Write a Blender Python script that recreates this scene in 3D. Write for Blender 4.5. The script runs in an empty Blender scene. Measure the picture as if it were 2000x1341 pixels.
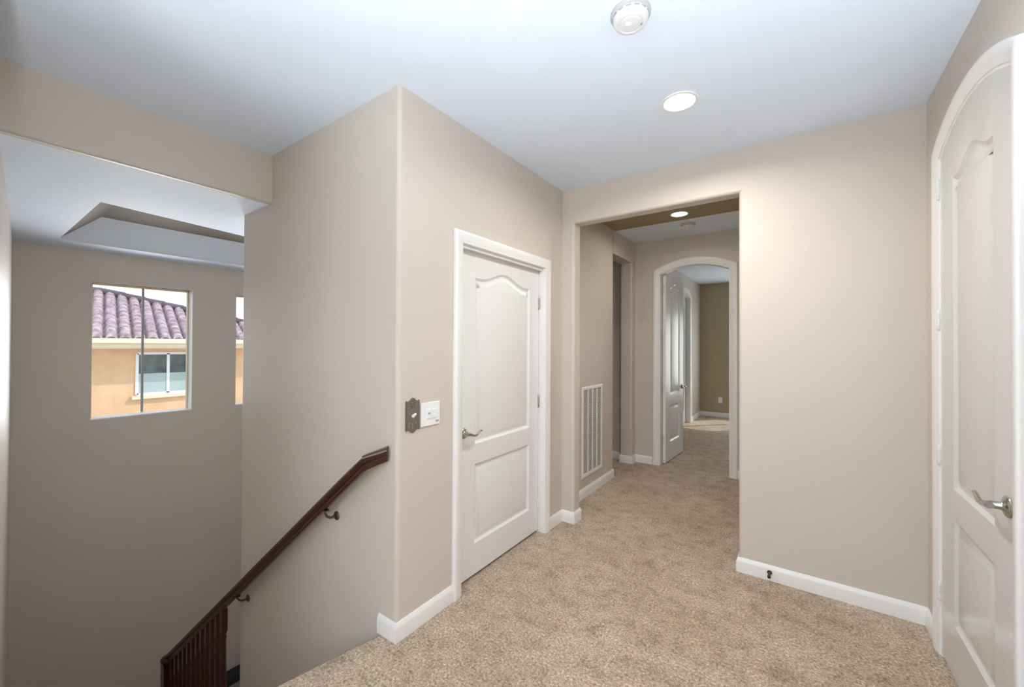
import bpy, bmesh, math, random
from mathutils import Vector, Matrix
random.seed(7)
C = bpy.context.scene.collection
PI = math.pi

# ------------------------------------------------------------------ materials
def lin(r, g, b):
    f = lambda c: (c/255/12.92) if c/255 <= .04045 else ((c/255+.055)/1.055)**2.4
    return (f(r), f(g), f(b), 1)

def new_mat(name):
    m = bpy.data.materials.new(name); m.use_nodes = True
    nt = m.node_tree; b = nt.nodes['Principled BSDF']
    return m, nt, b

def coords(nt, scale=1.0):
    tc = nt.nodes.new('ShaderNodeNewGeometry')
    mp = nt.nodes.new('ShaderNodeMapping')
    mp.inputs['Scale'].default_value = (scale,)*3 if not isinstance(scale, tuple) else scale
    nt.links.new(tc.outputs['Position'], mp.inputs['Vector'])
    return mp.outputs['Vector']

def noise(nt, vec, scale, detail=2, rough=.5):
    n = nt.nodes.new('ShaderNodeTexNoise')
    n.inputs['Scale'].default_value = scale; n.inputs['Detail'].default_value = detail
    n.inputs['Roughness'].default_value = rough
    nt.links.new(vec, n.inputs['Vector'])
    return n.outputs['Fac']

def ramp(nt, fac, stops):
    r = nt.nodes.new('ShaderNodeValToRGB')
    while len(r.color_ramp.elements) < len(stops): r.color_ramp.elements.new(.5)
    for e, (p, c) in zip(r.color_ramp.elements, stops):
        e.position = p; e.color = c
    nt.links.new(fac, r.inputs['Fac'])
    return r.outputs['Color']

def bump(nt, b, h, strength, dist):
    n = nt.nodes.new('ShaderNodeBump')
    n.inputs['Strength'].default_value = strength; n.inputs['Distance'].default_value = dist
    nt.links.new(h, n.inputs['Height']); nt.links.new(n.outputs['Normal'], b.inputs['Normal'])

def paint(name, col, rough=.6, peel=.25, vary=.03, spec=.5, peel_scale=220):
    m, nt, b = new_mat(name)
    v = coords(nt)
    c2 = tuple(x*(1-vary) for x in col[:3])+(1,)
    nt.links.new(ramp(nt, noise(nt, v, 1.7, 3), [(.35, c2), (.65, col)]), b.inputs['Base Color'])
    b.inputs['Roughness'].default_value = rough
    b.inputs['Specular IOR Level'].default_value = spec
    if peel: bump(nt, b, noise(nt, v, peel_scale, 2), peel, .0006)
    return m

M = {}
M['wall'] = paint('wall_paint_beige', (.615, .56, .497, 1), .5, .22, .02, .45)
M['ceiling'] = paint('ceiling_paint_white', (.745, .835, .965, 1), .7, .35, .02, .3, 160)
M['taupe'] = paint('coffer_taupe', (.115, .082, .052, 1), .7, .3, .03, .3)  # darker brown for the coffer's flat top and one slope
M['accent'] = paint('wall_paint_olive_tan', (.43, .36, .235, 1), .55, .22, .02, .4)
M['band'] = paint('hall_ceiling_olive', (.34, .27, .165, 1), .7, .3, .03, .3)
M['trim'] = paint('trim_paint_white', (.82, .815, .80, 1), .3, 0, .01)
M['door'] = paint('door_paint_white', (.78, .78, .775, 1), .36, .06, .01, .5, 60)
M['door_gloss'] = paint('door_paint_semigloss', (.64, .635, .615, 1), .16, .05, .01, .5, 30)
M['plastic'] = paint('white_plastic', (.85, .86, .87, 1), .35, 0, .01)
M['base_shadow'] = paint('light_grey_plastic', (.50, .51, .53, 1), .5, 0, .01)
M['cover'] = paint('detector_plastic', (.70, .71, .73, 1), .4, 0, .01)
M['plastic_grey'] = paint('grey_plastic', (.35, .36, .38, 1), .4, 0, .01)
M['black'] = paint('black_rubber', (.015, .015, .015, 1), .5, 0, .01)
M['grille_dark'] = paint('duct_interior', (.22, .21, .20, 1), .8, 0, .01)

def metal(name, col, rough):
    m, nt, b = new_mat(name)
    v = coords(nt)
    nt.links.new(ramp(nt, noise(nt, v, 90, 3), [(.3, tuple(x*.8 for x in col[:3])+(1,)), (.7, col)]), b.inputs['Base Color'])
    b.inputs['Metallic'].default_value = 1; b.inputs['Roughness'].default_value = rough
    return m
M['nickel'] = metal('satin_nickel', (.52, .49, .45, 1), .22)
M['bronze'] = metal('aged_pewter', (.17, .145, .125, 1), .5)
M['pewter'] = metal('pewter_plate', (.36, .32, .29, 1), .45)
M['hinge'] = paint('hinge_painted', (.74, .74, .73, 1), .25, 0, .01)

def carpet():
    m, nt, b = new_mat('carpet_pile')
    v = coords(nt)
    fine = noise(nt, v, 85, 5, .8)
    mid = noise(nt, v, 9, 6, .8)
    big = noise(nt, v, 2.0, 2, .5)
    c1 = ramp(nt, fine, [(.34, (.15, .108, .075, 1)), (.46, (.39, .315, .245, 1)), (.56, (.55, .465, .375, 1)), (.67, (.86, .78, .68, 1))])
    c2 = ramp(nt, mid, [(.33, (.66, .61, .54, 1)), (.47, (1.02, .99, .95, 1)), (.66, (1.26, 1.25, 1.22, 1))])
    mx = nt.nodes.new('ShaderNodeMix'); mx.data_type = 'RGBA'; mx.blend_type = 'MULTIPLY'; mx.inputs[0].default_value = 1
    nt.links.new(c1, mx.inputs[6]); nt.links.new(c2, mx.inputs[7])
    c3 = ramp(nt, big, [(.35, (.90, .86, .82, 1)), (.65, (1.05, 1.05, 1.05, 1))])
    m2 = nt.nodes.new('ShaderNodeMix'); m2.data_type = 'RGBA'; m2.blend_type = 'MULTIPLY'; m2.inputs[0].default_value = 1
    nt.links.new(mx.outputs[2], m2.inputs[6]); nt.links.new(c3, m2.inputs[7])
    hue = ramp(nt, noise(nt, v, 17, 3, .6), [(.32, (.98, 1.0, .90, 1)), (.5, (1.08, 1.06, 1.03, 1)), (.68, (1.12, 1.05, 1.01, 1))])
    m3 = nt.nodes.new('ShaderNodeMix'); m3.data_type = 'RGBA'; m3.blend_type = 'MULTIPLY'; m3.inputs[0].default_value = 1
    nt.links.new(m2.outputs[2], m3.inputs[6]); nt.links.new(hue, m3.inputs[7])
    nt.links.new(m3.outputs[2], b.inputs['Base Color'])
    b.inputs['Roughness'].default_value = 1; b.inputs['Specular IOR Level'].default_value = .1
    b.inputs['Sheen Weight'].default_value = .15
    add = nt.nodes.new('ShaderNodeMath'); add.operation = 'MULTIPLY_ADD'
    nt.links.new(mid, add.inputs[0]); add.inputs[1].default_value = 1.6; nt.links.new(fine, add.inputs[2])
    bump(nt, b, add.outputs[0], .7, .012)
    return m
M['carpet'] = carpet()

def wood():
    m, nt, b = new_mat('cherry_wood')
    v = coords(nt, (6, 60, 60))
    nt.links.new(ramp(nt, noise(nt, v, 1.2, 5, .6), [(.3, (.016, .003, .002, 1)), (.55, (.050, .008, .005, 1)), (.8, (.11, .022, .012, 1))]), b.inputs['Base Color'])
    b.inputs['Roughness'].default_value = .28; b.inputs['Coat Weight'].default_value = .15; b.inputs['Coat Roughness'].default_value = .15
    return m
M['wood'] = wood()

def stucco():
    m, nt, b = new_mat('peach_stucco')
    v = coords(nt)
    nt.links.new(ramp(nt, noise(nt, v, 3, 4), [(.3, (.70, .42, .22, 1)), (.7, (.80, .50, .28, 1))]), b.inputs['Base Color'])
    b.inputs['Roughness'].default_value = .95
    bump(nt, b, noise(nt, v, 60, 3), .5, .01)
    return m
M['stucco'] = stucco()
M['cream'] = paint('cream_trim', (.80, .66, .46, 1), .7, 0, .02)

def tiles():
    m, nt, b = new_mat('clay_roof_tile')
    v = coords(nt)
    nt.links.new(ramp(nt, noise(nt, v, 5.5, 3, .7), [(.3, (.23, .13, .125, 1)), (.5, (.42, .28, .27, 1)), (.7, (.60, .46, .44, 1))]), b.inputs['Base Color'])
    b.inputs['Roughness'].default_value = .85
    return m
M['tile'] = tiles()
M['tile_dark'] = paint('roof_ridge_tile', (.13, .085, .10, 1), .8, 0, .2)

def glass(name, tint, fac):
    m = bpy.data.materials.new(name); m.use_nodes = True; nt = m.node_tree
    for n in list(nt.nodes): nt.nodes.remove(n)
    o = nt.nodes.new('ShaderNodeOutputMaterial'); t = nt.nodes.new('ShaderNodeBsdfTransparent')
    g = nt.nodes.new('ShaderNodeBsdfGlossy'); mx = nt.nodes.new('ShaderNodeMixShader')
    t.inputs['Color'].default_value = tint; g.inputs['Roughness'].default_value = .02
    mx.inputs[0].default_value = fac
    nt.links.new(t.outputs[0], mx.inputs[1]); nt.links.new(g.outputs[0], mx.inputs[2]); nt.links.new(mx.outputs[0], o.inputs[0])
    return m
M['glass'] = glass('clear_window_glass', (.97, .98, .98, 1), .04)
def darkglass():
    m, nt, b = new_mat('neighbour_glass')
    v = coords(nt)
    nt.links.new(ramp(nt, noise(nt, v, 3, 3), [(.4, (.03, .05, .05, 1)), (.7, (.10, .14, .13, 1))]), b.inputs['Base Color'])
    b.inputs['Roughness'].default_value = .08
    return m
M['glass_dark'] = darkglass()
M['shade'] = paint('roller_shade', (.42, .50, .46, 1), .7, 0, .15)
def emis(name, col, s):
    m, nt, b = new_mat(name)
    b.inputs['Base Color'].default_value = (.9, .9, .9, 1)
    b.inputs['Emission Color'].default_value = col; b.inputs['Emission Strength'].default_value = s
    return m
M['lamp'] = emis('lamp_lens', (1, .97, .92, 1), 9)
M['ground'] = paint('concrete_ground', (.45, .43, .40, 1), .9, 0, .1)

# ------------------------------------------------------------------ mesh helpers
def finish(name, bm, mat, parent=None, smooth=None, base=None, bevel=None):
    bmesh.ops.remove_doubles(bm, verts=bm.verts, dist=1e-6)
    bmesh.ops.recalc_face_normals(bm, faces=bm.faces)
    if base is None:
        if parent is not None:
            base = parent.matrix_world_base
        else:
            xs = [v.co.x for v in bm.verts]; ys = [v.co.y for v in bm.verts]; zs = [v.co.z for v in bm.verts]
            base = Vector(((min(xs)+max(xs))/2, (min(ys)+max(ys))/2, min(zs)))
    for v in bm.verts: v.co -= base
    me = bpy.data.meshes.new(name); bm.to_mesh(me); bm.free()
    for x in (mat if isinstance(mat, list) else [mat]): me.materials.append(M[x] if isinstance(x, str) else x)
    o = bpy.data.objects.new(name, me); C.objects.link(o)
    if parent is not None: o.parent = parent.obj
    else: o.location = base
    if smooth:
        for p in me.polygons: p.use_smooth = True
        me.set_sharp_from_angle(angle=math.radians(smooth))
    if bevel:
        b = o.modifiers.new('bevel', 'BEVEL'); b.width = bevel; b.segments = 2; b.limit_method = 'ANGLE'
    return o

class Node:
    """parent handle: object plus its world base"""
    def __init__(s, obj, base): s.obj = obj; s.matrix_world_base = Vector(base)

def tag(o, label=None, cat=None, group=None, kind=None):
    o = o.obj if isinstance(o, Node) else o
    if label: o['label'] = label
    if cat: o['category'] = cat
    if group: o['group'] = group
    if kind: o['kind'] = kind
    return o

def thing(name, base, label, cat, group=None, kind=None):
    o = bpy.data.objects.new(name, None); C.objects.link(o)
    o.location = base; o.empty_display_size = .05
    tag(o, label, cat, group, kind)
    return Node(o, base)

def sub(o, n): return Node(o, n.matrix_world_base)   # a mesh whose local origin equals its thing's base

def box(bm, x0, x1, y0, y1, z0, z1):
    vs = [bm.verts.new(p) for p in ((x0,y0,z0),(x1,y0,z0),(x1,y1,z0),(x0,y1,z0),(x0,y0,z1),(x1,y0,z1),(x1,y1,z1),(x0,y1,z1))]
    for f in ((3,2,1,0),(4,5,6,7),(0,1,5,4),(1,2,6,5),(2,3,7,6),(3,0,4,7)): bm.faces.new([vs[i] for i in f])

def extrude(bm, pts, vec):
    vec = Vector(vec)
    a = [bm.verts.new(p) for p in pts]; b = [bm.verts.new(Vector(p)+vec) for p in pts]
    n = len(pts)
    for i in range(n): bm.faces.new((a[i], a[(i+1)%n], b[(i+1)%n], b[i]))
    for loop in (a, b):
        f = bm.faces.new(loop)
        f.normal_update()
        if n > 4: bmesh.ops.triangulate(bm, faces=[f], ngon_method='EAR_CLIP')

def prism(bm, pts, z0, z1): extrude(bm, [(x, y, z0) for x, y in pts], (0, 0, z1-z0))

def fillet(pts, which, r, n=9):
    """round chosen corners of a 2-D polygon"""
    out = []
    N = len(pts)
    for i, p in enumerate(pts):
        if i not in which: out.append(tuple(p)); continue
        P = Vector(p); a = (Vector(pts[i-1])-P).normalized(); b = (Vector(pts[(i+1)%N])-P).normalized()
        ang = a.angle(b); t = r/math.tan(ang/2); c = P+(a+b).normalized()*(r/math.sin(ang/2))
        s = P+a*t-c; e = P+b*t-c
        for k in range(n+1):
            v = s.lerp(e, k/n); v = v.normalized()*r
            out.append(tuple(c+v))
    return out

def sweep(bm, path, prof, fn, closed=False):
    """sweep an open/closed profile (w = in-plane offset to the left, d = out of plane) along a planar path"""
    n = len(path); rings = []
    for i in range(n):
        p = Vector(path[i])
        if closed or 0 < i < n-1:
            d0 = (p-Vector(path[i-1])).normalized(); d1 = (Vector(path[(i+1)%n])-p).normalized()
        elif i == 0: d0 = d1 = (Vector(path[1])-p).normalized()
        else: d0 = d1 = (p-Vector(path[i-1])).normalized()
        n0 = Vector((-d0.y, d0.x)); n1 = Vector((-d1.y, d1.x))
        m = (n0+n1).normalized(); m = m/max(.3, m.dot(n0))
        rings.append([bm.verts.new(fn(*(p+m*w), d)) for w, d in prof])
    k = len(prof)
    for i in range(n if closed else n-1):
        a, b = rings[i], rings[(i+1)%n]
        for j in range(k): bm.faces.new((a[j], a[(j+1)%k], b[(j+1)%k], b[j]))
    if not closed:
        bm.faces.new(rings[0]); bm.faces.new(rings[-1])

def tube(bm, pts, radii, n=12, cap=True, squash=None):
    pts = [Vector(p) for p in pts]; rings = []
    for i, p in enumerate(pts):
        t = (pts[min(i+1, len(pts)-1)]-pts[max(i-1, 0)]).normalized()
        up = Vector((0, 0, 1)) if abs(t.z) < .9 else Vector((1, 0, 0))
        u = t.cross(up).normalized(); v = u.cross(t).normalized()
        r = radii[i] if isinstance(radii, (list, tuple)) else radii
        rings.append([bm.verts.new(p+(u*math.cos(2*PI*k/n)+v*math.sin(2*PI*k/n)*(squash or 1))*r) for k in range(n)])
    for a, b in zip(rings, rings[1:]):
        for k in range(n): bm.faces.new((a[k], a[(k+1)%n], b[(k+1)%n], b[k]))
    if cap: bm.faces.new(rings[0]); bm.faces.new(rings[-1])

def lathe(bm, prof, center, axis='z', n=40, sign=1):
    """prof: (radius, height along axis)"""
    c = Vector(center); rings = []
    for r, h in prof:
        ring = []
        if r < 1e-6:
            p = Vector((0, 0, h*sign)); ring = [p]
        else:
            ring = [Vector((r*math.cos(2*PI*k/n), r*math.sin(2*PI*k/n), h*sign)) for k in range(n)]
        if axis == 'x': ring = [Vector((p.z, p.x, p.y)) for p in ring]
        if axis == 'y': ring = [Vector((p.x, p.z, p.y)) for p in ring]
        rings.append([bm.verts.new(c+p) for p in ring])
    for a, b in zip(rings, rings[1:]):
        if len(a) == 1 and len(b) == 1: continue
        for k in range(n):
            if len(a) == 1: bm.faces.new((a[0], b[k], b[(k+1)%n]))
            elif len(b) == 1: bm.faces.new((a[k], a[(k+1)%n], b[0]))
            else: bm.faces.new((a[k], a[(k+1)%n], b[(k+1)%n], b[k]))

def inset_poly(pts, w):
    """offset a CCW polygon inwards"""
    out = []; N = len(pts)
    for i in range(N):
        p = Vector(pts[i]); d0 = (p-Vector(pts[i-1])).normalized(); d1 = (Vector(pts[(i+1)%N])-p).normalized()
        n0 = Vector((-d0.y, d0.x)); n1 = Vector((-d1.y, d1.x)); m = (n0+n1).normalized()
        out.append(tuple(p+m*(w/max(.35, m.dot(n0)))))
    return out

def arc(x0, x1, spring, peak, n=20):
    """points of a segmental arch from (x0, spring) to (x1, spring)"""
    h = abs(x1-x0)/2; s = peak-spring; R = (h*h+s*s)/(2*s); cx = (x0+x1)/2; cz = peak-R
    a = math.asin(h/R); sg = 1 if x1 > x0 else -1
    return [(cx+sg*R*math.sin(-a+2*a*k/n), cz+R*math.cos(-a+2*a*k/n)) for k in range(n+1)]

def camel(x0, x1, z, hump, n=24, flat=.08):
    """cathedral top of a door panel from x1 to x0 (right to left)"""
    pts = []
    for k in range(n+1):
        t = k/n
        u = max(0, min(1, (t-flat)/(1-2*flat)))
        pts.append((x1+(x0-x1)*t, z+hump*(.5-.5*math.cos(2*PI*u))))
    return pts

def door_leaf(bm, outline, panels, T, fn):
    """solid slab with moulded panels on both faces; outline/panels CCW in (s, z); fn(s, z, d) -> world"""
    steps = [(0, 0), (.005, -.001), (.008, -.004), (.020, -.013), (.028, -.014), (.034, -.013), (.054, -.004), (.058, -.003)]
    outer = []
    for side in (0, 1):
        D = (lambda d: d) if side == 0 else (lambda d: -T-d)
        edges = []
        ov = [bm.verts.new(fn(s, z, D(0))) for s, z in outline]; outer.append(ov)
        edges += [bm.edges.new((ov[i], ov[(i+1)%len(ov)])) for i in range(len(ov))]
        for P in panels:
            prev = None
            for w, d in steps:
                Q = inset_poly(P, w) if w else P
                ring = [bm.verts.new(fn(s, z, D(d))) for s, z in Q]
                if prev is None: edges += [bm.edges.new((ring[i], ring[(i+1)%len(ring)])) for i in range(len(ring))]
                else:
                    k = len(ring)
                    for i in range(k): bm.faces.new((prev[i], prev[(i+1)%k], ring[(i+1)%k], ring[i]))
                prev = ring
            f = bm.faces.new(prev); f.normal_update(); bmesh.ops.triangulate(bm, faces=[f], ngon_method='EAR_CLIP')
        bmesh.ops.triangle_fill(bm, use_beauty=True, use_dissolve=False, edges=edges)
    a, b = outer
    for i in range(len(a)): bm.faces.new((a[i], a[(i+1)%len(a)], b[(i+1)%len(a)], b[i]))

CASING = [(0, 0), (0, .010), (.006, .013), (.014, .013), (.020, .017), (.050, .021), (.062, .021), (.068, .017), (.070, .012), (.070, 0)]
BASEP = [(0, 0), (.014, 0), (.014, .066), (.012, .074), (.009, .080), (.006, .088), (.004, .092), (0, .092)]   # (out, height)

def baseboard(name, runs):
    """runs: list of plan paths, wall surface on the right of the travel direction"""
    bm = bmesh.new()
    for path in runs: sweep(bm, path, [(w, h) for w, h in BASEP], lambda x, y, h: (x, y, h))
    o = finish(name, bm, 'trim', smooth=40)
    return tag(o, kind='structure')

def struct(name, bm, mat, **k):
    return tag(finish(name, bm, mat, **k), kind='structure')

# ------------------------------------------------------------------ dimensions
XA, YB, YC, XR = -1.604, 2.991, 1.296, .557      # wall with the closet door, hall wall, stair wall, right wall
ZC = 2.74
XD = -6.0                                        # stairwell window wall
ZL = 2.41                                        # stairwell ceiling
LOW = -3.05

# ------------------------------------------------------------------ floors, stairs
bm = bmesh.new()
prism(bm, [(-1.71, 1.33), (-1.735, 1.20), (-1.772, 1.03), (-1.82, .82), (-1.94, .25), (-1.96, -2.72), (.8, -2.72), (.8, 5.0), (1.4, 5.0), (1.4, 9.4), (-3.27, 9.4), (-3.27, 1.33)], -.25, -.02)
prism(bm, [(-1.69, 1.33), (-1.715, 1.20), (-1.752, 1.03), (-1.80, .82), (-1.92, .25), (-1.94, -2.72), (.8, -2.72), (.8, 5.0), (1.4, 5.0), (1.4, 9.4), (-3.27, 9.4), (-3.27, 1.33)], -.02, 0)
tube(bm, [(-1.69, 1.29, -.02), (-1.715, 1.20, -.02), (-1.752, 1.03, -.02), (-1.80, .82, -.02), (-1.92, .25, -.02), (-1.94, -2.7, -.02)], .02, 12)
struct('floor', bm, 'carpet')
bm = bmesh.new()
box(bm, -6.1, -1.5, -.2, 4.7, LOW-.1, LOW)
struct('floor_lower', bm, 'carpet')
bm = bmesh.new()
for i in range(1, 16):
    xs = -1.76-.25*(i-1); z = -.1906*i-.03
    yw = .064-.0786*(xs+1.95)
    box(bm, xs-.25, xs+.02, max(.07, yw)+.0, YC, z-.19, z)
    tube(bm, [(xs-.25, max(.07, yw), z-.016), (xs-.25, YC, z-.016)], .016, 8)
struct('floor_stairs', bm, 'carpet')

# ------------------------------------------------------------------ walls
r = .022
# stair wall + closet wall (one bullnosed corner)
bm = bmesh.new()
Lp = [(-3.385, YC), (XA, YC), (XA, 1.745), (XA-.12, 1.745), (XA-.12, YC+.12), (-3.265, YC+.12), (-3.265, 4.6), (-3.385, 4.6)]
prism(bm, fillet(Lp, {0, 1}, r), LOW, ZC+.05)
box(bm, XA-.12, XA, 2.712, YB+.001, 0, ZC+.05)
box(bm, XA-.12, XA, 1.745, 2.712, 2.062, ZC+.05)
struct('wall_left', bm, 'wall')
# closet interior back
bm = bmesh.new(); box(bm, -2.7, -2.6, YC+.12, YB+.1, 0, ZC); struct('wall_closet', bm, 'wall')
# hall wall with its opening
bm = bmesh.new()
OL, OR, OT = -1.494, -.312, 2.452
prism(bm, fillet([(-3.3, YB+.12), (-3.3, YB), (OL, YB), (OL, YB+.12)], {2, 3}, r), 0, ZC+.05)
prism(bm, fillet([(OR, YB+.12), (OR, YB), (XR+.15, YB), (XR+.15, YB+.12)], {0, 1}, r), 0, ZC+.05)
hp = fillet([(YB, ZC+.05), (YB, OT), (YB+.12, OT), (YB+.12, ZC+.05)], {1, 2}, r)
extrude(bm, [(OL-r, y, z) for y, z in hp], (OR-OL+2*r, 0, 0))
struct('wall_back', bm, 'wall')

def arch_opening_wall(bm, s0, s1, a0, a1, spring, peak, z1, fn, thick):
    pts = [(s0, 0), (a0, 0)] + arc(a0, a1, spring, peak, 28) + [(a1, 0), (s1, 0), (s1, z1), (s0, z1)]
    extrude(bm, [fn(s, z) for s, z in pts], thick)

# right wall with the arched closet door
bm = bmesh.new()
DR0, DR1 = 1.93, 2.74
arch_opening_wall(bm, -2.7, YB+.05, DR0, DR1, 2.349, 2.45, ZC+.05, lambda s, z: (XR, s, z), (.14, 0, 0))
struct('wall_right', bm, 'wall')
bm = bmesh.new(); box(bm, XR+.7, XR+.8, 1.2, 3.2, 0, ZC); struct('wall_closet.001', bm, 'wall')
# wall behind the camera with an added, unseen window to bring in light
bm = bmesh.new()
WX0, WX1, WZ0, WZ1 = -1.55, .25, .75, 2.25
for a in ((-2.1, WX0, 0, ZC+.05), (WX1, XR+.14, 0, ZC+.05), (WX0, WX1, 0, WZ0), (WX0, WX1, WZ1, ZC+.05)):
    box(bm, a[0], a[1], -2.72, -2.6, a[2], a[3])
struct('wall_rear', bm, 'wall')
bm = bmesh.new(); box(bm, -2.05, -1.93, -2.7, .09, -.25, ZC+.05); struct('wall_landing', bm, 'wall')
# stairwell side wall
bm = bmesh.new()
prism(bm, [(-6.1, .387), (-1.93, .0595), (-1.93, -.06), (-6.1, .26)], LOW, ZC+.05)
struct('wall_stairwell_south', bm, 'wall')
bm = bmesh.new(); box(bm, -6.12, -3.2, 4.5, 4.62, LOW, ZC); struct('wall_stairwell_north', bm, 'wall')
# window wall
W1 = (.90, 1.76, .65, 2.10); W2 = (2.225, 3.085, .65, 2.10)
bm = bmesh.new()
ys = [-.1, W1[0], W1[1], W2[0], W2[1], 4.62]
TH = .16
for i in range(5):
    y0, y1 = ys[i], ys[i+1]
    if i in (1, 3):
        box(bm, XD-TH, XD, y0, y1, LOW, W1[2]); box(bm, XD-TH, XD, y0, y1, W1[3], ZC+.05)
    else: box(bm, XD-TH, XD, y0, y1, LOW, ZC+.05)
struct('wall_window_side', bm, 'wall')

# beam and stairwell ceiling with its coffer
XBM = -2.93
bm = bmesh.new()
bp = fillet([(XBM, ZC+.02), (XBM, ZL), (XBM-.04, ZL), (XBM-.04, ZC+.02)][::-1], {2}, .015)
extrude(bm, [(x, -.05, z) for x, z in bp], (0, YC+.07, 0))
struct('wall_beam', bm, 'wall')
cx0, cx1, cy0, cy1 = -5.56, -3.86, .615, 3.05
bm = bmesh.new()
def cxn(y): return -3.86-.172*(y-cy0)          # near edge of the coffer runs slightly askew
box(bm, XD-.1, cx0, 0, 4.6, ZL, ZL+.3)
prism(bm, [(cxn(cy0), cy0), (XBM-.045, cy0), (XBM-.045, cy1), (cxn(cy1), cy1)], ZL, ZL+.3)
box(bm, cx0, XBM-.045, 0, cy0, ZL, ZL+.3)
box(bm, cx0, XBM-.045, cy1, 4.6, ZL, ZL+.3)
struct('ceiling_stairwell', bm, 'ceiling')
bm = bmesh.new()
rr = .24
lo = [(cx0-.005, cy0-.005, ZL+.002), (cxn(cy0)+.005, cy0-.005, ZL+.002), (cxn(cy1)+.005, cy1+.005, ZL+.002), (cx0-.005, cy1+.005, ZL+.002)]
hi = [(cx0+rr, cy0+rr, ZL+.225), (cxn(cy0)-rr, cy0+rr, ZL+.225), (cxn(cy1)-rr, cy1-rr, ZL+.225), (cx0+rr, cy1-rr, ZL+.225)]
L = [bm.verts.new(p) for p in lo]; Hh = [bm.verts.new(p) for p in hi]
Ho = [bm.verts.new((p[0], p[1], ZL+.28)) for p in lo]
fm = {}
for i in range(4):
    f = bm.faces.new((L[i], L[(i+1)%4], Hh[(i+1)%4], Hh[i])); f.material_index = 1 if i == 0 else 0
    bm.faces.new((Ho[i], Ho[(i+1)%4], L[(i+1)%4], L[i]))
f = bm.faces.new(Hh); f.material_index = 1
bm.faces.new(Ho)
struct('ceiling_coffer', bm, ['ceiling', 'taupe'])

# main ceiling
bm = bmesh.new()
box(bm, XBM-.01, 1.45, -2.75, 9.4, ZC, ZC+.12)
box(bm, -6.2, XBM-.05, -.2, 4.65, ZL+.29, ZC+.12)
struct('ceiling', bm, 'ceiling')
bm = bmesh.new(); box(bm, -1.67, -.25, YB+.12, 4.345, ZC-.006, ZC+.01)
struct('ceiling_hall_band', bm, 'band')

# hall
XH, YF = -1.67, 5.05
bm = bmesh.new()
prism(bm, fillet([(XH-.15, YB+.1), (XH, YB+.1), (XH, 4.305), (XH-.15, 4.305)], {2, 3}, r), 0, ZC)
box(bm, XH-.15, XH, 4.30, 4.925, 2.475, ZC)
prism(bm, fillet([(XH-.15, 4.92), (XH, 4.92), (XH, YF+.05), (XH-.15, YF+.05)], {0, 1}, r), 0, ZC)
struct('wall_hall_left', bm, 'wall')
bm = bmesh.new(); box(bm, -.25, -.13, YB+.1, YF+.05, 0, ZC); struct('wall_hall_right', bm, 'wall')
bm = bmesh.new(); box(bm, -3.3, XH-.15, 5.04, 5.16, 0, ZC); box(bm, -3.4, -3.27, YB+.1, 5.2, 0, ZC); box(bm, -3.3, XH-.15, 3.9, 4.0, 0, ZC)
struct('wall_passage', bm, 'wall')
FA0, FA1 = -1.375, -.61
bm = bmesh.new()
arch_opening_wall(bm, XH-.05, 1.4, FA0, FA1, 2.325, 2.415, ZC, lambda s, z: (s, YF, z), (0, .12, 0))
struct('wall_hall_end', bm, 'wall')
# far room
YG = 9.2
bm = bmesh.new()
G0, G1 = 7.43, 8.22
arch_opening_wall(bm, YF+.1, YG+.1, G0, G1, 2.349, 2.45, ZC, lambda s, z: (XH, s, z), (-.14, 0, 0))
struct('wall_bedroom_left', bm, 'wall')
BX0, BX1, BZ0, BZ1 = -.98, .35, .45, 2.1
bm = bmesh.new()
for a in ((XH-.15, BX0, 0, ZC), (BX1, 1.4, 0, ZC), (BX0, BX1, 0, BZ0), (BX0, BX1, BZ1, ZC)):
    box(bm, a[0], a[1], YG, YG+.14, a[2], a[3])
struct('wall_bedroom_back', bm, 'accent')
bm = bmesh.new(); box(bm, 1.3, 1.42, YF, YG+.14, 0, ZC); struct('wall_bedroom_right', bm, 'wall')

# ------------------------------------------------------------------ baseboards
baseboard('baseboard_left', [[(XA, 1.686), (XA, YC), (-1.735, YC)],
                             [(XA, YB), (XA, 2.772)]])
baseboard('baseboard_back', [[(OL, YB+.12), (OL, YB), (XA, YB)], [(XR, YB), (OR, YB), (OR, YB+.12)]])
baseboard('baseboard_right', [[(XR, 2.813), (XR, YB)][::1]] if False else [[(XR, 2.813), (XR, YB)]])
baseboard('baseboard_hall', [[(XH, 4.305), (XH, YB+.12), (OL, YB+.12)], [(-1.452, YF), (XH, YF), (XH, 4.92), (XH-.15, 4.92)],
                             [(XH-.15, 5.04), (-3.2, 5.04)], [(-.25, YF), (-.535, YF)]])
baseboard('baseboard_bedroom', [[(XH, YG), (XH, 8.292)], [(1.3, YG), (XH, YG)], [(XH, 7.358), (XH, YF+.12), (-1.46, YF+.12)]])

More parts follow.
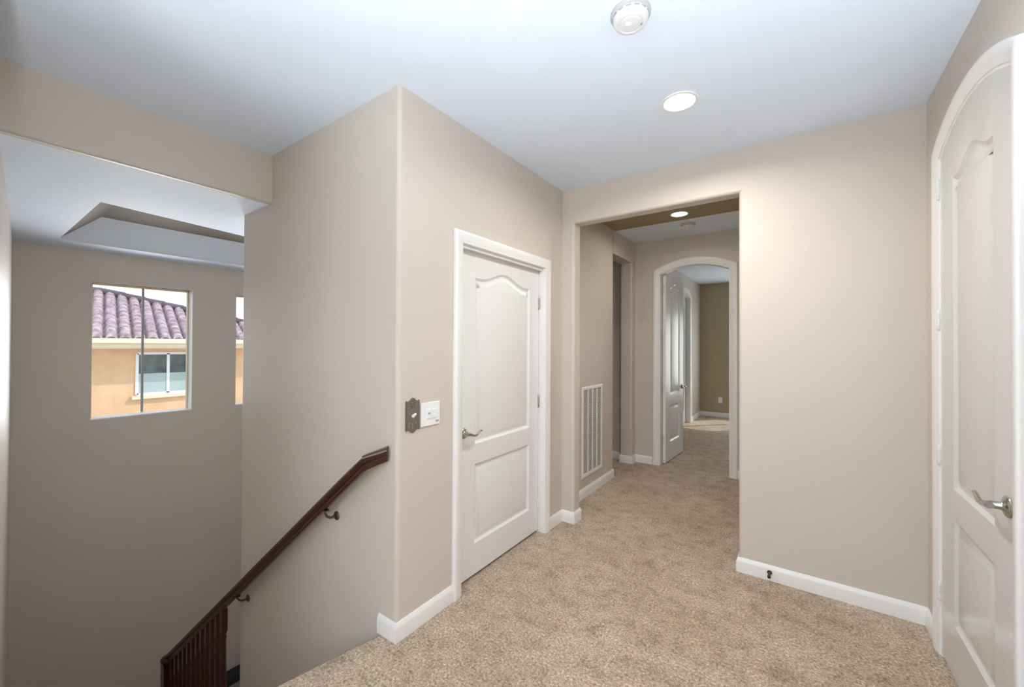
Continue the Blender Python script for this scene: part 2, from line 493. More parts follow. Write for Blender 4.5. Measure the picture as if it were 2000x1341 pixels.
# ------------------------------------------------------------------ hardware
def lever_handle(parent, base, along, out, label=None, big=1.0, tipup=1):
    """rosette + wave lever. base: point on the door face, along: unit dir of the lever, out: unit normal"""
    base = Vector(base); a = Vector(along); n = Vector(out); up = Vector((0, 0, 1))
    bm = bmesh.new()
    axis = n
    u = axis.cross(up).normalized(); v = up
    prof = [(0, .0), (.031, 0), (.033, .003), (.031, .007), (.024, .010), (.015, .013), (.012, .018), (.011, .040), (.0, .040)]
    rings = []
    N = 28
    for r_, h in prof:
        rings.append([bm.verts.new(base+axis*h*big+(u*math.cos(2*PI*k/N)+v*math.sin(2*PI*k/N))*max(r_, .0005)*big) for k in range(N)])
    for x, y in zip(rings, rings[1:]):
        for k in range(N): bm.faces.new((x[k], x[(k+1)%N], y[(k+1)%N], y[k]))
    o = finish('handle', bm, 'nickel', parent, smooth=50)
    bm = bmesh.new()
    ctr = [(-.016, 0, .012), (-.004, .0, .0125), (.02, -.005, .0105), (.045, -.013, .0085), (.065, -.014, .0080), (.082, -.008, .0072), (.098, .001, .0065), (.110, .005, .006), (.120, .003, .005)]
    pts = []; rad = []
    for t, z, rd in ctr:
        pts.append(base+n*(.045*big)+a*t*big+up*z*big*tipup); rad.append(rd*big)
    tube(bm, pts, rad, 14, squash=.85)
    finish('lever', bm, 'nickel', sub(o, parent), smooth=60)
    return o

def hinge(parent, p, r_=.0075, h=.09, mat='hinge'):
    bm = bmesh.new()
    x, y, z = p
    lathe(bm, [(0, -h/2-.006), (.004, -h/2-.004), (r_, -h/2), (r_, -h/2+h*.19), (r_*.85, -h/2+h*.2), (r_, -h/2+h*.21), (r_, -h/2+h*.39), (r_*.85, -h/2+h*.4), (r_, -h/2+h*.41),
               (r_, -h/2+h*.59), (r_*.85, -h/2+h*.6), (r_, -h/2+h*.61), (r_, h/2-h*.2), (r_*.85, h/2-h*.2+.0008), (r_, h/2-h*.19), (r_, h/2), (.004, h/2+.004), (0, h/2+.006)], (x, y, z), 'z', 14)
    return finish('hinge', bm, mat, parent, smooth=50)

# ------------------------------------------------------------------ closet door (door_1)
d1 = thing('door_1', (XA-.05, 2.23, 0), 'white two-panel closet door with cathedral top panel, closed', 'door', kind='structure')
fnA = lambda s, z, d: (-1.655+d, s, z)
bm = bmesh.new()
lo_, hi_ = 1.762, 2.695
up_p = [(1.935, .826), (2.575, .826)] + camel(1.935, 2.575, 1.880, .062, flat=.10)
lw_p = [(1.935, .203), (2.575, .203), (2.575, .709), (1.935, .709)]
door_leaf(bm, [(lo_, .018), (hi_, .018), (hi_, 2.040), (lo_, 2.040)], [up_p, lw_p], .035, fnA)
finish('leaf', bm, 'door', d1, smooth=25)
bm = bmesh.new()
for (a, b) in ((1.745, 1.757), (2.70, 2.712)): box(bm, XA-.118, XA+.004, a+.0005, b-.0005, 0, 2.0615)
box(bm, XA-.118, XA+.004, 1.7455, 2.7115, 2.048, 2.0615)
box(bm, XA-.040, XA-.012, 1.757, 2.70, 2.030, 2.048)      # head stop in front of the leaf top
finish('jamb', bm, 'trim', d1)
bm = bmesh.new()
sweep(bm, [(1.755, 0), (1.755, 2.050), (2.702, 2.050), (2.702, 0)], CASING, lambda s, z, d: (XA+d, s, z))
finish('casing', bm, 'trim', d1, smooth=35)
lever_handle(d1, (-1.655, 1.835, .915), (0, 1, 0), (1, 0, 0), tipup=1.2)
for z in (1.782, 1.017, .213): hinge(d1, (-1.650, 2.694, z), mat='nickel' if z > .5 else 'hinge')

# ------------------------------------------------------------------ arched doors
def arched_door(node, s_hinge, s_free, fn, fw, with_jamb=True, leafmat='door_gloss', leaf_fn=None, peak=2.445, spring=2.345, camel_h=.065):
    """fn maps (s, z, d) with d towards the viewer; panels mirrored where s runs backwards"""
    W = abs(s_free-s_hinge)
    lf = leaf_fn or (lambda t, z, d: fn(s_hinge+(s_free-s_hinge)/W*t, z, d))
    bm = bmesh.new()
    ol = [(.003, .015), (W-.003, .015)] + arc(W-.003, .003, spring, peak, 28)
    up_ = [(.185, .83), (W-.165, .83)] + camel(.185, W-.165, 2.196, camel_h)
    lw_ = [(.185, .238), (W-.165, .238), (W-.165, .709), (.185, .709)]
    door_leaf(bm, ol, [up_, lw_], .035, lf)
    return finish('leaf', bm, leafmat, node, smooth=25)

d2 = thing('door_2', (XR, 2.335, 0), 'tall white arched two-panel door in the right wall, closed', 'door', kind='structure')
fnR = lambda s, z, d: (XR-.003-d, s, z)
arched_door(d2, 2.738, 1.934, fnR, 1)
bm = bmesh.new()
jp = [(DR0, 0)] + arc(DR0, DR1, 2.349, 2.45, 28) + [(DR1, 0)]
sweep(bm, jp, [(-.012, .004), (0.0005, .004), (0.0005, -.13), (-.012, -.13)], lambda s, z, d: (XR-d, s, z))
def shift_open(pts, w): return pts
finish('jamb', bm, 'trim', d2, smooth=30)
bm = bmesh.new()
sweep(bm, jp, CASING, lambda s, z, d: (XR-d, s, z))
finish('casing', bm, 'trim', d2, smooth=35)
lever_handle(d2, (XR-.003, 1.985, .940), (0, 1, 0), (-1, 0, 0), tipup=.9, big=1.05)
for z in (2.20, 1.58, .94, .30): hinge(d2, (XR-.008, 2.741, z))

d3 = thing('door_3', (-1.33, 5.5, 0), 'white arched door standing open at the end of the hall', 'door', kind='structure')
hp_ = Vector((-1.322, 5.135)); dr = Vector((.052, .9986)).normalized(); nn = Vector((dr.y, -dr.x))
leaf3 = lambda t, z, d: (hp_.x+dr.x*t+nn.x*d, hp_.y+dr.y*t+nn.y*d, z)
arched_door(d3, 0, .755, None, 1, leafmat='door', leaf_fn=leaf3, peak=2.41, spring=2.318, camel_h=.06)
bm = bmesh.new()
jf = [(FA0, 0)] + arc(FA0, FA1, 2.325, 2.415, 28) + [(FA1, 0)]
sweep(bm, jf, [(-.010, .004), (.0005, .004), (.0005, -.124), (-.010, -.124)], lambda s, z, d: (s, YF-d, z))
finish('jamb', bm, 'trim', d3, smooth=30)
bm = bmesh.new()
sweep(bm, jf, [(w*1.05, d) for w, d in CASING], lambda s, z, d: (s, YF-d, z))
finish('casing', bm, 'trim', d3, smooth=35)
bm = bmesh.new()
sweep(bm, jf, [(w*1.05, -d) for w, d in CASING], lambda s, z, d: (s, YF+.12-d, z))
finish('casing', bm, 'trim', d3, smooth=35)
lever_handle(d3, leaf3(.69, .90, 0), (-dr.x, -dr.y, 0), (nn.x, nn.y, 0))
for z in (2.15, 1.58, .94, .30): hinge(d3, (-1.347, 5.124, z))

d4 = thing('door_4', (XH, 7.83, 0), 'white arched door on the left wall of the far bedroom, closed', 'door', kind='structure')
arched_door(d4, G0, G1, lambda s, z, d: (XH-.07+d, s, z), 1)
bm = bmesh.new()
jg = [(G0, 0)] + arc(G0, G1, 2.349, 2.45, 28) + [(G1, 0)]
sweep(bm, jg, [(-.012, .004), (.0005, .004), (.0005, -.13), (-.012, -.13)], lambda s, z, d: (XH+d, s, z))
finish('jamb', bm, 'trim', d4, smooth=30)
bm = bmesh.new()
sweep(bm, jg, CASING, lambda s, z, d: (XH+d, s, z))
finish('casing', bm, 'trim', d4, smooth=35)

# ------------------------------------------------------------------ windows
def window_x(name, W, label):
    y0, y1, z0, z1 = W
    n = thing(name, (XD-.1, (y0+y1)/2, z0), label, 'window', kind='structure')
    X = XD-TH
    bm = bmesh.new()
    xg = X+.01
    for a in ((y0, y0+.022, z0, z1), (y1-.022, y1, z0, z1), (y0, y1, z0, z0+.012), (y0, y1, z1-.022, z1)):
        box(bm, xg, xg+.045, a[0], a[1], a[2], a[3])
    finish('frame', bm, 'cream', n, bevel=.003)
    bm = bmesh.new()
    yc = (y0+y1)/2+.0
    box(bm, xg+.01, xg+.035, yc-.010, yc+.010, z0+.02, z1-.02)
    finish('mullion', bm, 'plastic_grey', n, bevel=.002)  # backlit shade of the mullion is put into its grey
    bm = bmesh.new(); box(bm, xg+.018, xg+.022, y0+.02, y1-.02, z0+.02, z1-.02)
    finish('pane', bm, 'glass', n)
    bm = bmesh.new()
    box(bm, xg+.045, XD+.004, y0, y1, z0-.002, z0+.012)
    box(bm, xg+.045, XD+.002, y1-.008, y1+.001, z0, z1)
    finish('sill', bm, 'trim', n)
window_x('window_1', W1, 'two-light stairwell window looking onto a tiled roof')
window_x('window_2', W2, 'second stairwell window, only its left edge in view past the wall')

def window_y(name, x0, x1, z0, z1, y, s, label):
    n = thing(name, ((x0+x1)/2, y, z0), label, 'window', kind='structure')
    bm = bmesh.new()
    for a in ((x0, x0+.05, z0, z1), (x1-.05, x1, z0, z1), (x0, x1, z0, z0+.05), (x0, x1, z1-.05, z1), ((x0+x1)/2-.02, (x0+x1)/2+.02, z0, z1)):
        box(bm, a[0], a[1], y, y+.05*s, a[2], a[3])
    finish('frame', bm, 'trim', n)
    bm = bmesh.new(); box(bm, x0+.04, x1-.04, y+.022*s, y+.026*s, z0+.04, z1-.04)
    finish('pane', bm, 'glass', n)
window_y('window_3', BX0, BX1, BZ0, BZ1, YG+.06, 1, 'bedroom window reflected in the open arched door')
window_y('window_added', WX0, WX1, WZ0, WZ1, -2.66, -1, 'unseen window added behind the camera to light the landing')

# ------------------------------------------------------------------ stair railing
YR = 1.225
rl = thing('stair_railing', (-4.6, YR, LOW+.0), 'dark cherry wood handrail running down the stair wall onto a row of balusters', 'handrail')
P0 = Vector((-1.668, YC-.004, .945)); P1 = Vector((-1.752, YR, .905)); P2 = Vector((-4.72, YR, -1.402))
prof = [(-.016, -.070), (-.022, -.058), (-.022, -.046), (-.018, -.040), (-.026, -.034), (-.032, -.024), (-.033, -.012), (-.028, -.003), (-.014, .001),
        (.014, .001), (.028, -.003), (.033, -.012), (.032, -.024), (.026, -.034), (.018, -.040), (.022, -.046), (.022, -.058), (.016, -.070)]
bm = bmesh.new()
def rail_ring(P, wdir, ws, hs): return [bm.verts.new(P+Vector((wdir[0], wdir[1], 0))*w*ws+Vector((0, 0, h*hs))) for w, h in prof]
dp = Vector((P0.x-P1.x, P0.y-P1.y, 0)).normalized(); wd = Vector((-dp.y, dp.x, 0)); mit = (wd+Vector((0, 1, 0))).normalized()
rings = [rail_ring(P2, (0, 1), 1, 1.27), rail_ring(P1+Vector((-.004, 0, 0)), mit, 1/max(.3, mit.dot(wd)), 1.12), rail_ring(P0, wd, 1, 1.0)]
for a, b in zip(rings, rings[1:]):
    for q in range(len(a)): bm.faces.new((a[q], a[(q+1)%len(a)], b[(q+1)%len(a)], b[q]))
bm.faces.new(rings[0]); bm.faces.new(rings[-1])
rail = finish('rail', bm, 'wood', rl, smooth=35)
def rail_z(x): return P1.z+(x-P1.x)*(P2.z-P1.z)/(P2.x-P1.x)
def bracket(x):
    z = rail_z(x)-.085
    bm = bmesh.new()
    lathe(bm, [(0, 0), (.024, 0), (.026, .003), (.022, .007), (.010, .010), (0, .010)], (x, YC, z-.045), 'y', 20, sign=-1)
    tube(bm, [(x, YC-.006, z-.045), (x, YC-.04, z-.044), (x, YR+.012, z-.030), (x, YR, z-.008), (x, YR, z+.014)], [.0075, .007, .007, .0065, .0065], 10)
    box(bm, x-.028, x+.028, YR-.012, YR+.012, z+.006, z+.013)
    return finish('bracket', bm, 'bronze', rl, smooth=40)
bracket(-2.12); bracket(-3.24)
# balusters: one mesh, copied
SH = .62
bm = bmesh.new()
x0 = -3.47
zt = rail_z(x0)-.085
box(bm, x0-.019, x0+.019, YR-.019, YR+.019, zt-.16, zt+.012)
lathe(bm, [(.019, -.16), (.021, -.17), (.015, -.185), (.020, -.20), (.017, -.23), (.019, -.40), (.021, -.55), (.023, -.62), (.016, -.67), (.021, -.69), (.019, -.70)], (x0, YR, zt), 'z', 16)
box(bm, x0-.019, x0+.019, YR-.019, YR+.019, zt-.92, zt-.70)
bal = finish('baluster', bm, 'wood', rl, smooth=35)
k = 1
while x0-.1*k > -4.60:
    c = bal.copy(); C.objects.link(c)
    dx = -.1*k
    c.location = bal.location+Vector((dx, 0, rail_z(x0+dx)-rail_z(x0)))
    k += 1
# closed stringer the balusters stand on
bm = bmesh.new()
sweep(bm, [(-3.39, rail_z(-3.39)-.985), (-4.72, rail_z(-4.72)-.985)], [(-.02, -.03), (.02, -.03), (.02, .03), (-.02, .03)], lambda x, z, d: (x, YR+d, z))
sweep(bm, [(-3.39, rail_z(-3.39)-1.15), (-4.72, rail_z(-4.72)-1.15)], [(-.16, -.018), (.16, -.018), (.16, .018), (-.16, .018)], lambda x, z, d: (x, YR+d, z))
finish('stringer', bm, 'wood', rl)
# newel
bm = bmesh.new()
nx = -4.70; nz = rail_z(nx)
box(bm, nx-.045, nx+.045, YR-.045, YR+.045, nz-.45, nz-.06)
lathe(bm, [(.045, -.45), (.05, -.465), (.032, -.49), (.044, -.52), (.034, -.56), (.040, -.8), (.048, -.98), (.032, -1.03), (.05, -1.06), (.045, -1.075)], (nx, YR, nz), 'z', 20)
box(bm, nx-.045, nx+.045, YR-.045, YR+.045, LOW, nz-1.07)
lathe(bm, [(.045, -.06), (.058, -.05), (.060, -.035), (.052, -.022), (.036, -.012), (.0, -.008)], (nx, YR, nz), 'z', 24)
finish('newel_post', bm, 'wood', rl, smooth=35)

# dark cabinet low down by the window wall
cb = thing('console_table', (-5.75, 2.25, LOW), 'dark wooden table standing low by the wall behind the balusters', 'table')
bm = bmesh.new(); box(bm, -5.98, -5.80, 1.98, 2.62, -2.83, -2.745); finish('tabletop', bm, 'black', cb, bevel=.006)
for xx in (-5.97, -5.86):
    for yy in (2.0, 2.56):
        bm = bmesh.new(); box(bm, xx, xx+.045, yy, yy+.045, LOW, -2.83); finish('leg', bm, 'black', cb, bevel=.003)

# ------------------------------------------------------------------ wall plates
y0, y1 = 1.343, 1.436; zc_ = 1.092
bp = thing('switch_plate', (XA, 1.39, 1.0), 'dark pewter scroll-edged light switch plate next to the wall corner', 'switch plate')
half = [(0, .090), (.012, .086), (.020, .078), (.026, .074), (.034, .073), (.040, .077), (.046, .074), (.046, .066), (.0455, .05), (.0455, .02), (.0455, 0)]
ol = half + [(x, -z) for x, z in half[::-1]][1:] + [(-x, -z) for x, z in half][1:] + [(-x, z) for x, z in half[::-1]][1:-1]
ol = [(1.3895+x, zc_+z) for x, z in ol]
bm = bmesh.new()
area = sum(ol[i-1][0]*ol[i][1]-ol[i][0]*ol[i-1][1] for i in range(len(ol)))
if area < 0: ol = ol[::-1]
extrude(bm, [(XA+.0005, y, z) for y, z in ol], (.004, 0, 0))
extrude(bm, [(XA+.0045, y, z) for y, z in inset_poly(ol, .005)], (.0025, 0, 0))
for zz in (-.048, .048, -.062, .062):
    lathe(bm, [(.010, 0), (.009, .003), (.004, .004), (0, .004)], (XA+.007, 1.3895, zc_+zz), 'x', 16)
    for s in (-1, 1): lathe(bm, [(.007, 0), (.006, .002), (0, .003)], (XA+.007, 1.3895+s*.022, zc_+zz*.85), 'x', 12)
finish('plate', bm, 'pewter', bp, smooth=40)
bm = bmesh.new()
tube(bm, [(XA+.006, 1.3895, zc_-.004), (XA+.018, 1.3895, zc_+.004), (XA+.026, 1.3895, zc_+.010)], [.009, .007, .005], 10)
finish('toggle', bm, 'plastic', bp, smooth=50)

wp = thing('wall_control', (XA, 1.509, 1.02), 'white square wall control beside the dark switch plate', 'wall control')
bm = bmesh.new(); box(bm, XA+.0005, XA+.008, 1.444, 1.576, 1.023, 1.148); finish('plate', bm, 'plastic', wp, bevel=.003)
bm = bmesh.new(); box(bm, XA+.008, XA+.014, 1.478, 1.505, 1.062, 1.112); box(bm, XA+.008, XA+.014, 1.523, 1.550, 1.062, 1.112); finish('rocker', bm, 'plastic', wp, bevel=.002)
bm = bmesh.new(); box(bm, XA+.014, XA+.018, 1.486, 1.498, 1.088, 1.094); finish('indicator', bm, 'plastic_grey', wp)
bm = bmesh.new(); box(bm, XA+.008, XA+.013, 1.545, 1.562, 1.040, 1.048); finish('slider', bm, 'plastic_grey', wp)

def outlet(p, label):
    x, y, z = p
    n = thing('wall_outlet', (x, y, z-.058), label, 'outlet')
    bm = bmesh.new(); box(bm, x-.036, x+.036, y-.006, y-.0005, z-.058, z+.058); finish('plate', bm, 'plastic', n, bevel=.002)
    for dz in (-.02, .02):
        bm = bmesh.new(); box(bm, x-.016, x+.016, y-.009, y-.006, z+dz-.014, z+dz+.014); finish('socket', bm, 'plastic', n, bevel=.002)
outlet((-1.288, YG, .35), 'white wall outlet low on the far bedroom wall')

# ------------------------------------------------------------------ return air grille
g = thing('air_grille', (XH, 3.75, .18), 'tall white return air grille low on the hall wall', 'vent')
gy0, gy1, gz0, gz1 = 3.50, 3.985, .185, 1.055
bm = bmesh.new()
sweep(bm, [(gy0+.03, gz0+.03), (gy0+.03, gz1-.03), (gy1-.03, gz1-.03), (gy1-.03, gz0+.03)], [(-.004, .001), (-.004, .010), (.006, .014), (.022, .012), (.030, .004), (.030, .001)], lambda s, z, d: (XH+d, s, z), closed=True)
fr = finish('frame', bm, 'trim', g, smooth=30)
bm = bmesh.new(); box(bm, XH+.0005, XH+.002, gy0+.02, gy1-.02, gz0+.02, gz1-.02); finish('duct', bm, 'grille_dark', g)
bm = bmesh.new()
for q in (1, 2, 3):
    yy = gy0+.03+(gy1-gy0-.06)*q/4; box(bm, XH+.002, XH+.011, yy-.008, yy+.008, gz0+.03, gz1-.03)
finish('divider', bm, 'trim', g)
bm = bmesh.new()
zz = gz0+.036
while zz < gz1-.04:
    extrude(bm, [(XH+.002, gy0+.03, zz), (XH+.0035, gy0+.03, zz-.0015), (XH+.0095, gy0+.03, zz+.0075), (XH+.008, gy0+.03, zz+.009)], (0, gy1-gy0-.06, 0))
    zz += .0135
lv = finish('louvres', bm, 'trim', g)

# ------------------------------------------------------------------ ceiling fittings
def downlight(x, y, rad, label):
    n = thing('recessed_light', (x, y, ZC), label, 'ceiling light', 'round recessed ceiling lights')
    bm = bmesh.new()
    z = ZC-(.006 if y > YB else 0)
    lathe(bm, [(rad*.82, -.002), (rad*.84, -.006), (rad*.97, -.007), (rad*1.0, -.004), (rad*1.0, .001), (rad*.82, .001), (rad*.82, -.002)], (x, y, z), 'z', 48)
    finish('trim_ring', bm, 'trim', n, smooth=40)
    bm = bmesh.new()
    lathe(bm, [(rad*.83, -.0025), (rad*.5, -.004), (0, -.0045)], (x, y, z), 'z', 48)
    finish('lens', bm, 'lamp', n, smooth=60)
downlight(-.508, 2.236, .092, 'round recessed light glowing in the landing ceiling')
downlight(-.937, 4.128, .085, 'round recessed light glowing in the hall ceiling beyond the opening')

def smoke(x, y, s, label):
    n = thing('smoke_detector', (x, y, ZC), label, 'smoke detector')
    bm = bmesh.new(); lathe(bm, [(0, 0), (.075*s, 0), (.075*s, -.012), (.070*s, -.015), (0, -.015)], (x, y, ZC), 'z', 48)
    finish('mounting_base', bm, 'base_shadow', n, smooth=35)
    bm = bmesh.new()
    lathe(bm, [(.066*s, -.012), (.067*s, -.030), (.062*s, -.040), (.050*s, -.045), (.046*s, -.045), (.044*s, -.042), (.040*s, -.042), (.038*s, -.046), (.020*s, -.048), (0, -.048)], (x, y, ZC), 'z', 48)
    c = finish('cover', bm, 'cover', n, smooth=35)
    for k in range(14):
        a = 2*PI*k/14
        bm = bmesh.new()
        p = Vector((x+math.cos(a)*.0665*s, y+math.sin(a)*.0665*s, ZC-.021)); t = Vector((-math.sin(a), math.cos(a), 0))*.009*s; o_ = Vector((math.cos(a), math.sin(a), 0))*.0015
        extrude(bm, [p-t+o_*-1+Vector((0, 0, -.0018)), p+t-o_+Vector((0, 0, -.0018)), p+t-o_+Vector((0, 0, .0018)), p-t-o_+Vector((0, 0, .0018))], o_*2.2)
        finish('vent_slot', bm, 'plastic_grey', n)
    bm = bmesh.new(); lathe(bm, [(.012*s, -.046), (.012*s, -.050), (.009*s, -.052), (0, -.052)], (x-.005, y-.01, ZC), 'z', 24); finish('test_button', bm, 'plastic', n, smooth=35)
    bm = bmesh.new(); lathe(bm, [(.004*s, -.045), (.004*s, -.0475), (0, -.048)], (x+.035*s, y+.02*s, ZC), 'z', 12); finish('indicator', bm, 'plastic_grey', n)
smoke(-.527, 1.530, 1.0, 'white round smoke detector on the landing ceiling at the top edge of the photo')
smoke(-.945, 4.545, 1.0, 'white round smoke detector on the hall ceiling behind the recessed light')

# door stop
ds = thing('door_stop', (-.143, YB-.04, 0), 'small dark spring door stop on the baseboard', 'door stop')
bm = bmesh.new(); lathe(bm, [(0, 0), (.013, 0), (.013, .004), (.006, .008), (0, .008)], (-.143, YB-.0145, .052), 'y', 16, sign=-1); finish('mount', bm, 'black', ds, smooth=40)
bm = bmesh.new()
pts = [(-.143+.006*math.cos(t*.9), YB-.022-.045*t/60, .052+.006*math.sin(t*.9)) for t in range(61)]
tube(bm, pts, .0018, 6); finish('spring', bm, 'bronze', ds, smooth=60)
bm = bmesh.new(); lathe(bm, [(0, 0), (.009, 0), (.009, .012), (.006, .014), (0, .014)], (-.143, YB-.066, .052), 'y', 16, sign=-1); finish('tip', bm, 'black', ds, smooth=40)

# ------------------------------------------------------------------ neighbour's house
XF, XE = -13.5, -12.9
nb = thing('neighbour_house', (-16, 2.5, LOW), 'peach stucco neighbouring house with clay tile hip roof seen through the window', 'house')
bm = bmesh.new(); box(bm, -19, XF, -6, 6.6, LOW, 1.55); finish('wall', bm, 'stucco', nb)
bm = bmesh.new()
box(bm, XE-.02, XE+.04, -6.6, 7.1, 1.36, 1.53)
box(bm, XF-.1, XE, -6.6, 7.1, 1.33, 1.37)
finish('fascia', bm, 'cream', nb)
# tiled slope: columns along y, rows up the slope; cut by the hip on the right
def hip_x(y):            # x of the ridge / hip line at this y
    if y <= 2.62: return -16.15
    return -16.15+(y-2.62)*(3.25/4.5)
bm = bmesh.new()
pitch = .4; col = .245; row = .27
def roof_z(x): return 1.60+pitch*(XE-x)
ny0 = -2.0
ncol = int((7.1-ny0)/col)
SUB = 12
for c_ in range(ncol):
    for s_ in range(SUB):
        ya = ny0+col*(c_+s_/SUB); yb = ny0+col*(c_+(s_+1)/SUB)
        def hgt(u):
            u %= 1
            return .070*math.sin(PI*min(1, max(0, u/.75)))**.5 if u < .75 else -.09*math.sin(PI*(u-.75)/.25)
        ha, hb = hgt(s_/SUB), hgt((s_+1)/SUB) if s_+1 < SUB else hgt(0)
        SK = .165
        xend = max(-16.15, (-16.15+.7222*((ya+yb)/2+SK*XE-2.62))/(1+.7222*SK))
        sk = lambda xx: SK*(XE-xx)
        x = XE+.08; i = 0
        while x > xend:
            xn = max(x-row, xend)
            f = (x-xn)/row
            a0 = roof_z(x)+.03; a1 = roof_z(xn)+.03-.028*f
            v = [bm.verts.new(p) for p in ((x, ya+sk(x), a0+ha), (x, yb+sk(x), a0+hb), (xn, yb+sk(xn), a1+hb), (xn, ya+sk(xn), a1+ha))]
            bm.faces.new(v)
            lowz = roof_z(x)-.0
            v2 = [bm.verts.new(p) for p in ((x, ya+sk(x), a0+ha), (x, yb+sk(x), a0+hb), (x, yb+sk(x), lowz+hb-.03), (x, ya+sk(x), lowz+ha-.03))]
            bm.faces.new(v2)
            x = xn; i += 1
o = finish('roof', bm, 'tile', nb)
bm = bmesh.new()   # far slopes closing the roof
v = [bm.verts.new(p) for p in ((-16.15, -6.6, 2.9), (-16.15, 2.62, 2.9), (-19.4, 7.1, 1.6), (-19.4, -6.6, 1.6))]; bm.faces.new(v)
v = [bm.verts.new(p) for p in ((-16.15, 2.62, 2.9), (-12.9, 7.12, 1.6), (-19.4, 7.12, 1.6))]; bm.faces.new(v)
v = [bm.verts.new(p) for p in ((-16.15, -6.6, 2.88), (-12.9, -6.6, 1.58), (-12.9, -2.0, 1.58), (-16.15, -2.0, 2.88))]; bm.faces.new(v)
finish('roof', bm, 'tile', nb)
bm = bmesh.new()
tube(bm, [(-16.15, -6.6, 2.94), (-16.15, 2.62, 2.95)], .085, 12)
n_ = 12
for q in range(n_):
    t0, t1 = q/n_, (q+1.12)/n_
    A_ = Vector((-16.15, 2.62, 2.95)); B_ = Vector((-12.9, 7.12, 1.65))
    tube(bm, [A_.lerp(B_, t0), A_.lerp(B_, t1)], [.075, .095], 12)
finish('ridge_tiles', bm, 'tile_dark', nb, smooth=40)
# window of the neighbour
wy0, wy1, wz0, wz1 = 2.83, 4.05, .17, 1.20
bm = bmesh.new()
for a in ((wy0-.03, wy0+.03, wz0, wz1), (wy1-.03, wy1+.03, wz0, wz1), (wy0, wy1, wz0-.03, wz0+.03), (wy0, wy1, wz1-.03, wz1+.03), ((wy0+wy1)/2-.03, (wy0+wy1)/2+.03, wz0, wz1)):
    box(bm, XF-.02, XF+.03, a[0], a[1], a[2], a[3])
wf = finish('window', bm, 'trim', nb)
bm = bmesh.new(); box(bm, XF-.01, XF+.01, wy0, wy1, wz0, wz1); finish('pane', bm, 'glass_dark', sub(wf, nb))
bm = bmesh.new(); box(bm, XF-.01, XF+.013, wy0, wy1, wz0, wz0+.52); finish('shade', bm, 'shade', sub(wf, nb))
bm = bmesh.new()
box(bm, XF, XF+.10, wy0-.10, wy1+.10, wz0-.11, wz0-.03)
finish('window_sill', bm, 'cream', nb)
bm = bmesh.new(); box(bm, XE+.04, XE+.14, -6.6, 7.1, 1.46, 1.57); finish('gutter', bm, 'cream', nb)
bm = bmesh.new(); box(bm, -40, -6.3, -30, 30, LOW-.3, LOW-.1); struct('floor_outside', bm, 'ground')

# ------------------------------------------------------------------ camera
f_, t_, hy_, H_, ro_, pi_ = 788.35, .6158, 667.57, 1.4525, -.0045, .0077
F = Vector((-math.sin(t_), math.cos(t_), 0)); R_ = Vector((math.cos(t_), math.sin(t_), 0)); U = Vector((0, 0, 1))
F2 = F*math.cos(pi_)+U*math.sin(pi_); U2 = -F*math.sin(pi_)+U*math.cos(pi_)
R3 = R_*math.cos(ro_)-U2*math.sin(ro_); U3 = R_*math.sin(ro_)+U2*math.cos(ro_)
cam = bpy.data.cameras.new('camera'); co = bpy.data.objects.new('camera', cam); C.objects.link(co)
cam.sensor_width = 36; cam.lens = 36*f_/2000; cam.clip_start = .05
cam.shift_y = (hy_-670.5)/2000
Mx = Matrix((R3, U3, -F2)).transposed().to_4x4(); Mx.translation = Vector((0, 0, H_)); co.matrix_world = Mx
bpy.context.scene.camera = co

# ------------------------------------------------------------------ light
def area(name, loc, rot, sx, sy, power, col):
    l = bpy.data.lights.new(name, 'AREA'); l.shape = 'RECTANGLE'; l.size = sx; l.size_y = sy; l.energy = power; l.color = col
    o = bpy.data.objects.new(name, l); C.objects.link(o); o.location = loc; o.rotation_euler = rot
    return o
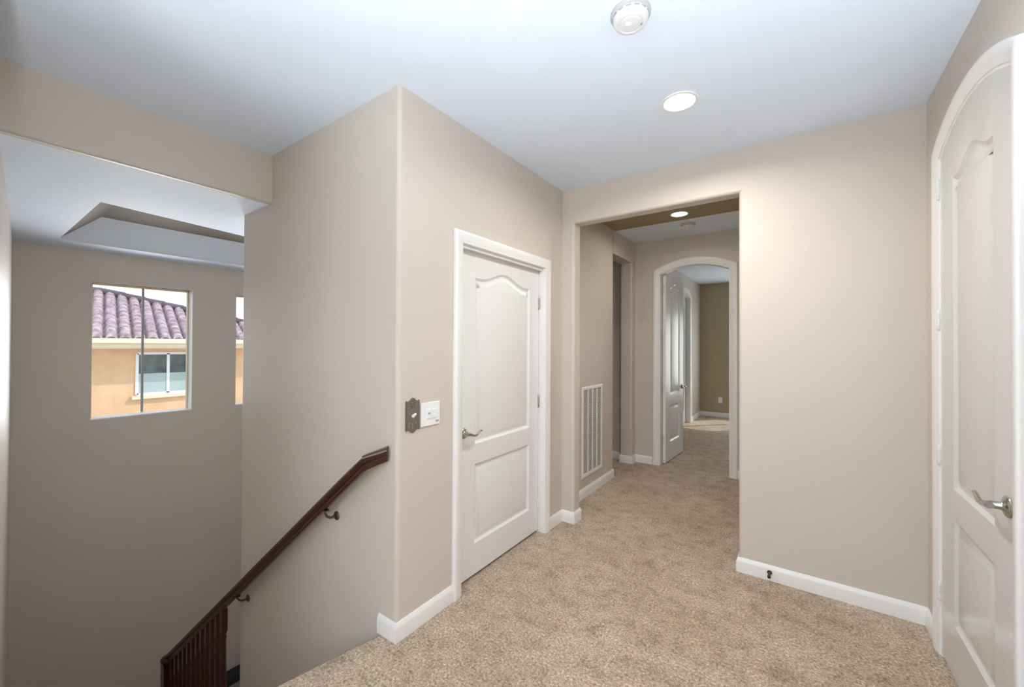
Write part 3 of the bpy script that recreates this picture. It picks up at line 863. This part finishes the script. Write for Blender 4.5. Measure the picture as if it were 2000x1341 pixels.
# daylight entering at the windows; the rear one is added fill
area('added_fill_rear', ((WX0+WX1)/2, -2.62, (WZ0+WZ1)/2), (PI/2, 0, 0), WX1-WX0-.1, WZ1-WZ0-.1, 27, (.90, .95, 1))
area('daylight_bedroom', ((BX0+BX1)/2, YG-.03, (BZ0+BZ1)/2), (-PI/2, 0, 0), BX1-BX0-.1, BZ1-BZ0-.1, 16, (.95, 1, .96))
for w in (W1, W2): dl = area('daylight_stairs', (XD-.05, (w[0]+w[1])/2, (w[2]+w[3])/2), (0, -PI/2, 0), w[3]-w[2]-.1, w[1]-w[0]-.1, 20, (.95, .98, 1)); dl.data.spread = math.radians(125)
def disc(name, x, y, r_, power, col):
    l = bpy.data.lights.new(name, 'AREA'); l.shape = 'DISK'; l.size = r_*2; l.energy = power; l.color = col; l.spread = math.radians(165)
    o = bpy.data.objects.new(name, l); C.objects.link(o); o.location = (x, y, ZC-.012)
disc('downlight_landing', -.508, 2.236, .07, 14, (1, .95, .88))
disc('downlight_hall', -.937, 4.128, .065, 5, (1, .92, .82))
# the photographer's flash, bounced off the ceiling
l = bpy.data.lights.new('bounce_flash', 'SPOT'); l.energy = 335; l.spot_size = math.radians(135); l.spot_blend = 1; l.shadow_soft_size = .06; l.color = (.86, .93, 1)
o = bpy.data.objects.new('bounce_flash', l); C.objects.link(o); o.location = (.25, -.15, .75)
o.rotation_euler = (PI, 0, 0)
s = bpy.data.lights.new('sun', 'SUN'); s.energy = 1.9; s.angle = math.radians(1); s.color = (1, .96, .9)
o = bpy.data.objects.new('sun', s); C.objects.link(o)
o.rotation_euler = Vector((-.55, -.62, -.75)).to_track_quat('-Z', 'Y').to_euler()
w = bpy.data.worlds.new('sky'); bpy.context.scene.world = w; w.use_nodes = True
nt = w.node_tree; bg = nt.nodes['Background']
tc = nt.nodes.new('ShaderNodeTexCoord'); sp = nt.nodes.new('ShaderNodeSeparateXYZ'); nt.links.new(tc.outputs['Generated'], sp.inputs[0])
cr = nt.nodes.new('ShaderNodeValToRGB'); nt.links.new(sp.outputs['Z'], cr.inputs['Fac'])
cr.color_ramp.elements[0].position = 0; cr.color_ramp.elements[0].color = (.92, .97, 1, 1)
cr.color_ramp.elements[1].position = .7; cr.color_ramp.elements[1].color = (.45, .65, 1, 1)
nt.links.new(cr.outputs['Color'], bg.inputs['Color']); bg.inputs['Strength'].default_value = 1.6

vs = bpy.context.scene.view_settings
bpy.context.scene.display_settings.display_device = 'sRGB'
vs.view_transform = 'Standard'; vs.look = 'None'; vs.exposure = 0.40; vs.gamma = 1; vs.use_curve_mapping = False
bpy.context.scene.cycles.max_bounces = 12; bpy.context.scene.cycles.diffuse_bounces = 8
bpy.context.scene.cycles.use_denoising = True
